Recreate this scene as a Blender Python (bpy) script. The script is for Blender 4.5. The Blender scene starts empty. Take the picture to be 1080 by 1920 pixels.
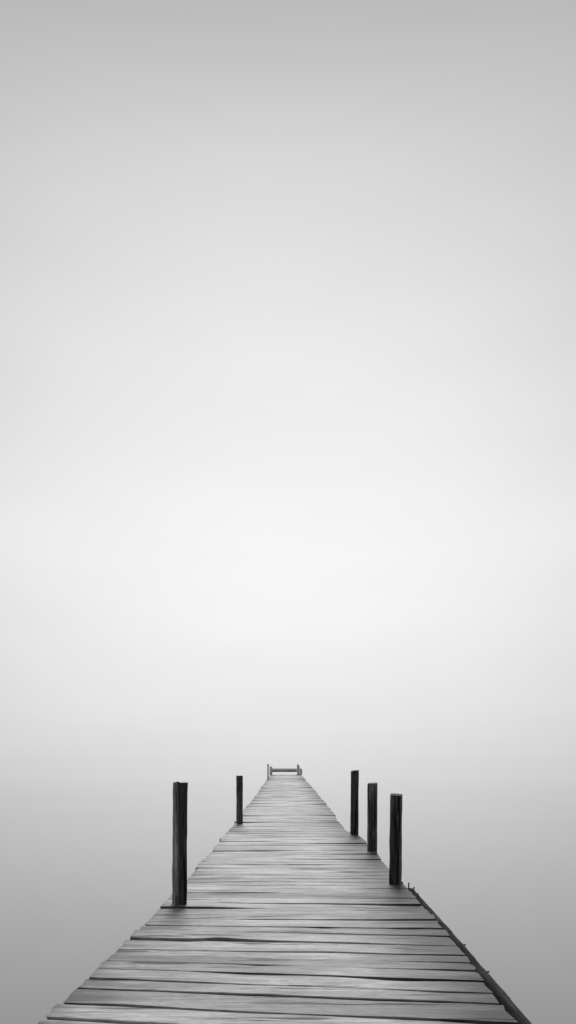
import bpy, math, random
from mathutils import Vector, noise
R = math.radians
random.seed(31)
scene = bpy.context.scene
col = scene.collection
scene.view_settings.view_transform = 'Standard'
scene.view_settings.look = 'None'
scene.view_settings.exposure = 0

CAM_H = 1.2      # eye height above the deck
WATER = -0.75

def s2l(v):
    v = v / 255.0
    return v / 12.92 if v <= 0.04045 else ((v + 0.055) / 1.055) ** 2.4

# ------------------------------------------------------------------ materials
def nd(nt, t, **kw):
    n = nt.nodes.new(t)
    for k, v in kw.items():
        setattr(n, k, v)
    return n

def math_node(nt, op, a, b=None, clamp=False):
    n = nd(nt, 'ShaderNodeMath', operation=op, use_clamp=clamp)
    for i, v in enumerate((a, b)):
        if v is None: continue
        if isinstance(v, (int, float)): n.inputs[i].default_value = v
        else: nt.links.new(v, n.inputs[i])
    return n.outputs[0]

def maprange(nt, v, a, b, c, d, smooth=False):
    n = nd(nt, 'ShaderNodeMapRange')
    if smooth: n.interpolation_type = 'SMOOTHSTEP'
    nt.links.new(v, n.inputs['Value'])
    for k, x in zip(('From Min', 'From Max', 'To Min', 'To Max'), (a, b, c, d)):
        n.inputs[k].default_value = x
    return n.outputs['Result']

def wood(name, base, along, rough=0.62, contrast=1.0, stain=False, spec=0.4, cr=(0.31, 0.37, 0.22), cs=34, ca=0.8, fs=85, ms=19):
    m = bpy.data.materials.new(name); m.use_nodes = True
    nt = m.node_tree; L = nt.links
    b = nt.nodes['Principled BSDF']
    tc = nd(nt, 'ShaderNodeTexCoord')
    seed = nd(nt, 'ShaderNodeAttribute', attribute_name='seed').outputs['Fac']
    tone = nd(nt, 'ShaderNodeAttribute', attribute_name='tone').outputs['Fac']
    edge = nd(nt, 'ShaderNodeAttribute', attribute_name='edge').outputs['Fac']
    off = nd(nt, 'ShaderNodeCombineXYZ')
    L.new(math_node(nt, 'MULTIPLY', seed, 37.0), off.inputs[0])
    L.new(math_node(nt, 'MULTIPLY', seed, 13.0), off.inputs[1])
    L.new(math_node(nt, 'MULTIPLY', seed, 23.0), off.inputs[2])
    add = nd(nt, 'ShaderNodeVectorMath', operation='ADD')
    L.new(tc.outputs['Object'], add.inputs[0]); L.new(off.outputs[0], add.inputs[1])
    def tex(lo, hi, detail, rgh=0.6, src=None):
        mp = nd(nt, 'ShaderNodeMapping')
        s = [hi, hi, hi]; s['xyz'.index(along)] = lo
        mp.inputs['Scale'].default_value = s
        L.new(src or add.outputs[0], mp.inputs['Vector'])
        n = nd(nt, 'ShaderNodeTexNoise')
        n.inputs['Scale'].default_value = 1.0
        n.inputs['Detail'].default_value = detail
        n.inputs['Roughness'].default_value = rgh
        L.new(mp.outputs[0], n.inputs['Vector'])
        return n.outputs['Fac']
    fine = tex(3.0, fs, 6, 0.68)
    mid = tex(1.1, ms, 5)
    blot = tex(2.0, 3.0, 4)
    crack = tex(ca, cs, 3, 0.55)
    speck = tex(14, 60, 4, 0.7)
    f1 = maprange(nt, fine, 0.3, 0.7, 1 - 0.42 * contrast, 1 + 0.34 * contrast)
    f2 = maprange(nt, mid, 0.3, 0.7, 1 - 0.36 * contrast, 1 + 0.28 * contrast)
    f3 = maprange(nt, blot, 0.3, 0.7, 1 - 0.22 * contrast, 1 + 0.16 * contrast)
    f4 = maprange(nt, speck, 0.3, 0.7, 0.72, 1.24)
    ck = maprange(nt, crack, cr[0], cr[1], cr[2], 1.0, True)
    v = math_node(nt, 'MULTIPLY', f1, f2)
    for q in (f3, f4, ck, tone):
        v = math_node(nt, 'MULTIPLY', v, q)
    v = math_node(nt, 'MULTIPLY', v, maprange(nt, edge, 0, 1, 1.0, 0.08))
    if stain:   # grime worn in along both plank ends, heavier on the right; damp patches running across planks
        sep = nd(nt, 'ShaderNodeSeparateXYZ'); L.new(tc.outputs['Object'], sep.inputs[0])
        damp = tex(0.9, 2.3, 5, 0.62, tc.outputs['Object'])
        v = math_node(nt, 'MULTIPLY', v, maprange(nt, damp, 0.32, 0.62, 0.60, 1.12))
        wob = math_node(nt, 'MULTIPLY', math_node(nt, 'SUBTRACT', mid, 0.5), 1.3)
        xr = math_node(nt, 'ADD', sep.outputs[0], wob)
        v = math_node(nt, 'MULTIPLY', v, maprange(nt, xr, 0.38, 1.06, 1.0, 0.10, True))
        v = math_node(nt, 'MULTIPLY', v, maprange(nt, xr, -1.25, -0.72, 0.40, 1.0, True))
    v = math_node(nt, 'MULTIPLY', v, base)
    v = math_node(nt, 'MINIMUM', v, 0.8)
    cmb = nd(nt, 'ShaderNodeCombineXYZ')
    for i in range(3): L.new(v, cmb.inputs[i])
    L.new(cmb.outputs[0], b.inputs['Base Color'])
    b.inputs['Roughness'].default_value = rough
    b.inputs['Specular IOR Level'].default_value = spec
    h = math_node(nt, 'ADD', math_node(nt, 'MULTIPLY', fine, 0.5), math_node(nt, 'MULTIPLY', ck, 0.5))
    bp = nd(nt, 'ShaderNodeBump'); bp.inputs['Strength'].default_value = 0.7
    bp.inputs['Distance'].default_value = 0.012
    L.new(h, bp.inputs['Height']); L.new(bp.outputs[0], b.inputs['Normal'])
    return m

M_DECK = wood('weathered_deck_wood', 0.56, 'x', stain=True, rough=0.55, spec=0.5, cr=(0.34, 0.41, 0.07), cs=16, ca=1.2, fs=72, ms=13)
M_BEAM = wood('wet_beam_wood', 0.022, 'y', contrast=1.2, spec=0.03, rough=0.9)
M_POST = wood('dark_post_wood', 0.11, 'z', contrast=2.0, rough=0.75, spec=0.22, cr=(0.38, 0.50, 0.12), cs=42, ca=1.6)
M_PALE = wood('hazed_pale_rail_wood', 0.80, 'x', contrast=0.3)  # distance haze over the far end is put into this pale base colour
M_GREY = wood('hazed_grey_rail_wood', 0.78, 'x', contrast=0.5)  # base colour raised to carry the mist at the far end
M_IRON = bpy.data.materials.new('rusted_iron'); M_IRON.use_nodes = True
_b = M_IRON.node_tree.nodes['Principled BSDF']
_n = nd(M_IRON.node_tree, 'ShaderNodeTexNoise'); _n.inputs['Scale'].default_value = 60
_r = maprange(M_IRON.node_tree, _n.outputs['Fac'], 0.3, 0.7, 0.06, 0.14)
M_IRON.node_tree.links.new(_r, _b.inputs['Base Color'])
_b.inputs['Roughness'].default_value = 0.75

# ------------------------------------------------------------------ mesh collector
class MB:
    def __init__(s):
        s.v = []; s.f = []; s.seed = []; s.tone = []; s.edge = []
    def add(s, vs, fs, seed=0.0, tone=1.0, edge=None, tones=None):
        o = len(s.v)
        s.v += [tuple(p) for p in vs]
        s.f += [tuple(i + o for i in f) for f in fs]
        s.seed += [seed] * len(vs)
        s.tone += tones if tones else [tone] * len(vs)
        s.edge += edge if edge else [0.0] * len(vs)
    def build(s, name, mat, parent=None, smooth=False):
        me = bpy.data.meshes.new(name)
        me.from_pydata(s.v, [], s.f); me.update()
        for nm, d in (('seed', s.seed), ('tone', s.tone), ('edge', s.edge)):
            a = me.attributes.new(nm, 'FLOAT', 'POINT'); a.data.foreach_set('value', d)
        me.materials.append(mat)
        if smooth:
            for p in me.polygons: p.use_smooth = True
        o = bpy.data.objects.new(name, me); col.objects.link(o)
        if parent: o.parent = parent
        return o
    # a sawn timber: rings of a chamfered rectangle swept from a to b with wear
    def timber(s, a, b, w, h, n=8, jit=0.004, ch=0.012, seed=None, tone=1.0, up=Vector((0, 0, 1)), twist=0.0, slant=(0, 0), side=1.0, rag=0.0):
        a = Vector(a); b = Vector(b); d = (b - a).normalized()
        sx = d.cross(up).normalized(); sy = sx.cross(d).normalized()
        seed = random.random() * 9 if seed is None else seed
        prof = [(-w/2+ch, -h/2), (0.15*w, -h/2), (w/2-ch, -h/2), (w/2-ch*.3, -h/2+ch*.3), (w/2, -h/2+ch), (w/2, h/2-ch), (w/2-ch*.3, h/2-ch*.3), (w/2-ch, h/2), (-w/2+ch, h/2), (-w/2+ch*.3, h/2-ch*.3), (-w/2, h/2-ch), (-w/2, -h/2+ch), (-w/2+ch*.3, -h/2+ch*.3)]
        vs = []; tn = []
        for i in range(n + 1):
            u = i / n; c = a.lerp(b, u); t = twist * u
            for (px, py) in prof:
                qx = px * math.cos(t) - py * math.sin(t); qy = px * math.sin(t) + py * math.cos(t)
                k = noise.noise(Vector((px * 20 + seed * 5, py * 20, u * n * 0.55))) * jit
                e = (slant[0] * px + slant[1] * py) if i == n else 0.0
                if i == n: e += noise.noise(Vector((px * 45 + seed, py * 45, 2.0))) * rag
                vs.append(c + sx * (qx * (1 + k / max(w, .01) * 2)) + sy * (qy * (1 + k / max(h, .01) * 2)) + d * e)
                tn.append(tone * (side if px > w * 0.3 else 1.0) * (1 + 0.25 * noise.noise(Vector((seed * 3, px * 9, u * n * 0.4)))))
        m = len(prof); fs = []
        for i in range(n):
            for j in range(m):
                k = (j + 1) % m
                fs.append((i*m+j, i*m+k, (i+1)*m+k, (i+1)*m+j))
        fs.append(tuple(range(m))[::-1]); fs.append(tuple(n*m + j for j in range(m)))
        s.add(vs, fs, seed, tone, None, tn)

def tag(o, label=None, cat=None, group=None, kind=None):
    if label: o['label'] = label
    if cat: o['category'] = cat
    if group: o['group'] = group
    if kind: o['kind'] = kind
    return o
def empty(name, loc):
    o = bpy.data.objects.new(name, None); col.objects.link(o); o.location = loc
    o.empty_display_size = 0.2
    return o

# ------------------------------------------------------------------ pier
def interp(t, d):
    if d <= t[0][0]: return t[0][1]
    for (a, va), (b, vb) in zip(t, t[1:]):
        if d <= b: return va + (vb - va) * (d - a) / (b - a)
    return t[-1][1]
LEFT = [(-3, -1.13), (2.88, -1.12), (4.0, -1.06), (5.2, -1.005), (10.7, -0.98), (16.9, -0.99), (30, -1.09), (45, -1.22)]
RIGHT = [(-3, 1.00), (2.88, 1.035), (4.5, 1.08), (6, 1.095), (9, 1.12), (10.0, 1.11), (10.6, 0.94), (16.9, 0.98), (30, 0.95), (45, 0.88)]
SKEW = [(-3, -0.20), (3.4, -0.22), (4.1, -0.13), (5.2, -0.02), (8, 0.0), (45, 0.0)]
END = 44.5

pier = empty('wooden_pier', (0, 20, WATER))
tag(pier, 'long weathered wooden pier of uneven planks running out over still misty water', 'pier')
def child(o):
    o.matrix_parent_inverse = pier.matrix_world.inverted(); return o
bpy.context.view_layer.update()

deck = MB()
d = -2.5; zrun = 0.0
while d < END:
    far = d > 8.0
    w = random.uniform(0.15, 0.28) if far else random.uniform(0.11, 0.24)
    gapa = random.choice([0.0008, 0.0015, 0.003, 0.004])
    big = random.random() < (0.10 if far else 0.24)
    if big: gapa = random.uniform(0.014, 0.032)
    c = d + w / 2
    k = 0.5 if c < 6 else 1
    xl = interp(LEFT, c) + (noise.noise(Vector((c * 1.1, 3.3, 0))) * 0.026 + random.gauss(0, 0.010)) * k
    xr = interp(RIGHT, c) + (noise.noise(Vector((c * 1.3, 9.3, 0))) * 0.025 + random.gauss(0, 0.008)) * (0.4 if c < 6 else 1)
    near = c < 9
    N = 40 if near else (16 if c < 20 else 8)
    seed = random.random() * 20
    tone = random.uniform(0.82, 1.18)
    if random.random() < 0.10: tone *= 0.70
    zrun = zrun * 0.7 + random.gauss(0, 0.0011 if far else 0.0018)      # neighbours lie nearly level
    z0 = zrun + 0.012 * math.sin(c * 0.55) * min(1, max(0, (c - 4) / 3))
    tw = random.gauss(0, 0.0018)
    if random.random() < (0.14 if far else 0.28): tw = random.choice((-1, 1)) * random.uniform(0.006, 0.014)   # one end lifted
    roll = random.gauss(0, 0.008)
    bow = random.gauss(0, 0.005)
    ang = random.gauss(0, 0.006)
    taper = random.gauss(0, 0.09)
    edk = random.choice((0.0, 0.1, 0.25, 0.5, 0.8)) * (0.45 if far else 1.0)       # how dark its joint edges are
    skew = interp(SKEW, c) + ang
    t = 0.042; ch = random.uniform(0.0012, 0.004 if far else 0.006)
    hw = w / 2
    prof = [(-hw, -t, 1), (-hw, -ch, edk), (-hw + ch, 0, 0.03), (-hw*0.35, 0.0, 0), (hw*0.35, 0.0, 0), (hw - ch, 0, 0.03), (hw, -ch, edk), (hw, -t, 1)]
    vs = []; ed = []
    # worn notches along the plank's edges: the joints open and close along their length
    notches = [(random.uniform(-1.1, 0.9), random.uniform(0.08, 0.40), random.uniform(0.006, 0.024), random.choice((-1, 1))) for _ in range(random.choice((0, 1, 2, 2, 3)))]
    for i in range(N + 1):
        u = i / N
        for j, (py, pz, e) in enumerate(prof):
            x = xl + (xr - xl) * u
            if i in (0, N):
                x += noise.noise(Vector((seed * 3 + i, j * 0.9, 1.7))) * 0.018
            side = -1 if py < 0 else 1
            wear = noise.noise(Vector((x * 2.3, seed * 7 + side * 3, 0.3))) * 0.005 + noise.noise(Vector((x * 9, seed * 7 + side * 3, 4.3))) * 0.003
            for (nx, nl, ndp, ns) in notches:
                if ns == side: wear -= side * ndp * math.exp(-((x - nx) / nl) ** 2)
            y = c + skew * (u - 0.5) + bow * math.sin(math.pi * u) + py * (1 + taper * (u - 0.5)) + (wear if abs(py) > hw * 0.6 else 0)
            z = z0 + pz + tw * (u - 0.5) * 2 + roll * py + 0.004 * noise.noise(Vector((x * 1.7, seed * 5, j * 0.4)))
            endness = 1.0 if i in (0, N) else 0.0
            vs.append((x, y, z)); ed.append(max(e, 0.30 * endness))
    m = len(prof); fs = []
    for i in range(N):
        for j in range(m):
            q = (j + 1) % m
            fs.append((i*m+j, (i+1)*m+j, (i+1)*m+q, i*m+q))
    fs.append(tuple(range(m))); fs.append(tuple(N*m + j for j in range(m))[::-1])
    deck.add(vs, fs, seed, tone, ed)
    d += w + gapa
child(deck.build('deck', M_DECK, pier))

# side beams under the plank ends, following the edge
def edge_beam(pts, w, h, z, name, n=6, mat=M_BEAM, side=1.0, jit=0.002, ch=0.008):
    mb = MB()
    for (a, b) in zip(pts, pts[1:]):
        mb.timber((a[0], a[1] + 0.002, z), (b[0], b[1] - 0.002, z), w, h, n=n, jit=jit, side=side, ch=ch)
    return child(mb.build(name, mat, pier))
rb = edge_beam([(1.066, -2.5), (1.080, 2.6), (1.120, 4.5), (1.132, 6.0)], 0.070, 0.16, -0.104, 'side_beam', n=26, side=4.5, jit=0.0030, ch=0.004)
tag(rb, 'dark wet side beam along the near right edge of the deck')
edge_beam([(0.92, 6.2), (0.95, 10.1)], 0.10, 0.16, -0.14, 'side_beam')
edge_beam([(0.80, 10.4), (0.84, 17), (0.84, 30), (0.76, 44.3)], 0.10, 0.16, -0.14, 'side_beam')
edge_beam([(-0.95, -2.5), (-0.92, 4), (-0.84, 10.5), (-0.86, 17), (-0.93, 30), (-1.0, 44.3)], 0.10, 0.16, -0.14, 'side_beam')
# bolts standing out of the right beam
def bolt(p, q, r, parent):
    mb = MB(); p = Vector(p); q = Vector(q)
    mb.timber(p, q, r, r, n=3, jit=0.001, ch=r * 0.28, up=Vector((0, 1, 0.1)), rag=0.006)
    o = mb.build('bolt', M_IRON, parent); o.matrix_parent_inverse = parent.matrix_world.inverted()
    return o
bpy.context.view_layer.update()
for y, x0, ln in ((4.28, 1.14, 0.050), (3.74, 1.13, 0.045), (3.33, 1.115, 0.04), (3.05, 1.11, 0.035), (2.95, 1.11, 0.03)):
    bolt((x0 - 0.01, y, -0.060), (x0 + ln, y + 0.004, -0.054), 0.009, rb)
for x, y, hh in ((1.118, 5.95, 0.035), (1.136, 5.80, 0.026), (1.135, 5.62, 0.006)):
    bolt((x, y, -0.06), (x + 0.006, y, hh), 0.012, rb)
# cross beams and piles carrying the deck
for y in (1.5, 7.4, 13.5, 19.5, 25.5, 31.5, 37.5, 43.5):
    mb = MB(); xa = interp(LEFT, y) + 0.06; xb = interp(RIGHT, y) - 0.07
    mb.timber((xa, y, -0.29), (xb, y, -0.29), 0.12, 0.13, n=4)
    child(mb.build('cross_beam', M_BEAM, pier))
    for x in (xa + 0.16, xb - 0.16):
        mb = MB(); mb.timber((x, y, -2.2), (x, y, -0.358), 0.15, 0.15, n=4, ch=0.045, up=Vector((0, 1, 0)))
        child(mb.build('pile', M_POST, pier))

# ------------------------------------------------------------------ posts
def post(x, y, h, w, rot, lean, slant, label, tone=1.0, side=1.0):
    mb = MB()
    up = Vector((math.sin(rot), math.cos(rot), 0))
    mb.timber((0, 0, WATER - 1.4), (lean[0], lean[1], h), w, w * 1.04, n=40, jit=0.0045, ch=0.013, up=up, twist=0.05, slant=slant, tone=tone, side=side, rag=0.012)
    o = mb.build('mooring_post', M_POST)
    o.location = (x, y, 0)
    return tag(o, label, 'post', 'square timber posts standing along the pier edges')
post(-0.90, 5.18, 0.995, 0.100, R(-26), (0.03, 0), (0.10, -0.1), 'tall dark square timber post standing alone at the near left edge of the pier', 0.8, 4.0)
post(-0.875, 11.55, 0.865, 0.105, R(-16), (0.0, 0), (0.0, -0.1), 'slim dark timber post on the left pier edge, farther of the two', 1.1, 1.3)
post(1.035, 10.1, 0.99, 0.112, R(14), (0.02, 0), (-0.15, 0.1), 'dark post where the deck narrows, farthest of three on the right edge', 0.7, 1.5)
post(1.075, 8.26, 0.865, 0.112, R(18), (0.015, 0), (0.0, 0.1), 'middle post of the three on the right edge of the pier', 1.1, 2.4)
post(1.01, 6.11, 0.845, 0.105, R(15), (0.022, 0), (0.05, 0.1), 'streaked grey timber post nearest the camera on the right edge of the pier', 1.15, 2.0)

# ------------------------------------------------------------------ railing at the far end
rail = empty('railing', (-0.22, 44, 0)); bpy.context.view_layer.update()
tag(rail, 'low pale wooden railing with short posts closing the far end of the pier', 'railing')
def rpart(mb, name, mat):
    o = mb.build(name, mat, rail); o.matrix_parent_inverse = rail.matrix_world.inverted(); return o
X0 = -0.10
mb = MB(); mb.timber((X0-0.98, 43.9, 0.365), (X0+0.70, 43.9, 0.365), 0.28, 0.14, n=6); rpart(mb, 'top_rail', M_PALE)
mb = MB(); mb.timber((X0-0.98, 43.98, 0.243), (X0+0.70, 43.98, 0.243), 0.06, 0.10, n=6, tone=0.36); rpart(mb, 'lower_rail', M_GREY)
for x, h, w in ((-1.07, 0.56, 0.19), (0.80, 0.70, 0.19), (0.99, 0.42, 0.17)):
    mb = MB(); mb.timber((X0+x, 43.9, -0.01), (X0+x + 0.01, 43.9, h), w, w, n=5, up=Vector((0, 1, 0)), slant=(0.6, 0)); rpart(mb, 'post', M_GREY)
pole = MB(); pole.timber((0, 0, WATER - 1.2), (0.01, 0, 0.84), 0.09, 0.09, n=10, ch=0.02, up=Vector((0, 1, 0)))
po = pole.build('pole', M_GREY); po.location = (-1.10, 35, 0)
tag(po, 'thin upright pole at the far left pier edge, in front of the railing', 'pole')

# ------------------------------------------------------------------ water
me = bpy.data.meshes.new('water')
S = 6000
me.from_pydata([(-S, -S, 0), (S, -S, 0), (S, S, 0), (-S, S, 0)], [], [(0, 1, 2, 3)])
wo = bpy.data.objects.new('water', me); col.objects.link(wo); wo.location = (0, 0, WATER)
tag(wo, 'smooth pale grey water blurring into mist at the horizon', 'water', kind='structure')
m = bpy.data.materials.new('misty_water'); m.use_nodes = True
nt = m.node_tree; b = nt.nodes['Principled BSDF']
b.inputs['Base Color'].default_value = (0.27, 0.27, 0.27, 1)
b.inputs['IOR'].default_value = 1.62
tc = nd(nt, 'ShaderNodeTexCoord')
nz = nd(nt, 'ShaderNodeTexNoise'); nz.inputs['Scale'].default_value = 0.12; nz.inputs['Detail'].default_value = 2
nt.links.new(tc.outputs['Object'], nz.inputs['Vector'])
nt.links.new(maprange(nt, nz.outputs['Fac'], 0.3, 0.7, 0.13, 0.17), b.inputs['Roughness'])
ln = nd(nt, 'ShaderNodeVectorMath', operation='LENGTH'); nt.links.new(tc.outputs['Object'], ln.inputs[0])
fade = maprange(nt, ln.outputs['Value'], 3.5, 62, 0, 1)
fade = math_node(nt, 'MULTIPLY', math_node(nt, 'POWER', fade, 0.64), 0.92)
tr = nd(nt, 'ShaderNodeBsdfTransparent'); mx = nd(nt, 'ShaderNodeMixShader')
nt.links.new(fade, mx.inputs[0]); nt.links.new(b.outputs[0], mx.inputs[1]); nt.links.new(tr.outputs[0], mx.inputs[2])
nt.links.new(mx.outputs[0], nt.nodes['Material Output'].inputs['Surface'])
me.materials.append(m)

# ------------------------------------------------------------------ sky
SUN_EL = 38
w = bpy.data.worlds.new('World'); scene.world = w; w.use_nodes = True
nt = w.node_tree; L = nt.links
bg = nt.nodes['Background']; out = nt.nodes['World Output']
tc = nd(nt, 'ShaderNodeTexCoord')
nrm = nd(nt, 'ShaderNodeVectorMath', operation='NORMALIZE'); L.new(tc.outputs['Generated'], nrm.inputs[0])
sep = nd(nt, 'ShaderNodeSeparateXYZ'); L.new(nrm.outputs[0], sep.inputs[0])
ramp = nd(nt, 'ShaderNodeValToRGB'); ramp.color_ramp.interpolation = 'B_SPLINE'
stops = [(-0.10, 215), (-0.07, 217), (-0.04, 219), (-0.01, 223), (0.03, 229), (0.09, 236), (0.17, 243), (0.27, 248), (0.34, 248), (0.46, 242), (0.565, 233),
         (0.63, 224), (0.685, 214), (0.73, 201), (0.78, 176), (0.86, 188), (1.0, 225)]
els = ramp.color_ramp.elements
for i, (z, v) in enumerate(stops):
    e = els[i] if i < 2 else els.new(0.5 + 0.5 * i / 20)
    pos = (z + 0.10) / 1.10
    e.position = pos; l = s2l(v); e.color = (l, l, l, 1)
L.new(maprange(nt, sep.outputs[2], -0.10, 1.0, 0, 1), ramp.inputs[0])
x2 = math_node(nt, 'MULTIPLY', sep.outputs[0], sep.outputs[0])
# the side fall-off of the glow is a little stronger higher up
kk = maprange(nt, sep.outputs[2], 0.3, 0.75, 0.80, 2.0)
fx = math_node(nt, 'MAXIMUM', math_node(nt, 'SUBTRACT', 1.0, math_node(nt, 'MULTIPLY', x2, kk)), 0.25)
fy = maprange(nt, sep.outputs[1], -0.7, 0.4, 0.45, 1.0, True)
mp = nd(nt, 'ShaderNodeMapping'); mp.inputs['Scale'].default_value = (1.5, 1.5, 5); L.new(nrm.outputs[0], mp.inputs[0])
cl = nd(nt, 'ShaderNodeTexNoise'); cl.inputs['Scale'].default_value = 1.6; cl.inputs['Detail'].default_value = 3; L.new(mp.outputs[0], cl.inputs[0])
fc = maprange(nt, cl.outputs['Fac'], 0.25, 0.75, 0.972, 1.028)
val = math_node(nt, 'MULTIPLY', math_node(nt, 'MULTIPLY', ramp.outputs[0], fx), math_node(nt, 'MULTIPLY', fy, fc))
L.new(val, bg.inputs['Color']); bg.inputs['Strength'].default_value = 1.0
# the daylight sky behind the cloud: its share is small and evened out by the overcast
sky = nd(nt, 'ShaderNodeTexSky', sky_type='NISHITA', sun_disc=False)
sky.sun_elevation = R(SUN_EL); sky.sun_rotation = 0; sky.dust_density = 5
bw = nd(nt, 'ShaderNodeRGBToBW'); L.new(sky.outputs[0], bw.inputs[0])
# below the horizon the sky model falls to black: keep the haze's own level there
bwc = math_node(nt, 'MINIMUM', math_node(nt, 'MAXIMUM', bw.outputs[0], 6.0), 7.0)
bg2 = nd(nt, 'ShaderNodeBackground'); L.new(bwc, bg2.inputs['Color']); bg2.inputs['Strength'].default_value = 0.10
mx = nd(nt, 'ShaderNodeMixShader'); mx.inputs[0].default_value = 0.06
L.new(bg.outputs[0], mx.inputs[1]); L.new(bg2.outputs[0], mx.inputs[2]); L.new(mx.outputs[0], out.inputs['Surface'])

sun = bpy.data.lights.new('sun', 'SUN'); sun.energy = 1.3; sun.angle = R(25); sun.color = (1, 1, 1)
so = bpy.data.objects.new('sun', sun); col.objects.link(so)
so.rotation_euler = (-(math.pi / 2 - R(SUN_EL)), 0, 0); so.location = (0, 30, 20)

# ------------------------------------------------------------------ camera
cam = bpy.data.cameras.new('camera'); co = bpy.data.objects.new('camera', cam); col.objects.link(co)
co.location = (0, 0, CAM_H); co.rotation_euler = (math.pi / 2, 0, 0)
cam.sensor_fit = 'VERTICAL'; cam.sensor_height = 36; cam.sensor_width = 36 * 9 / 16
cam.lens = 22.5; cam.shift_y = 460 / 1920
cam.clip_start = 0.05; cam.clip_end = 20000
scene.camera = co
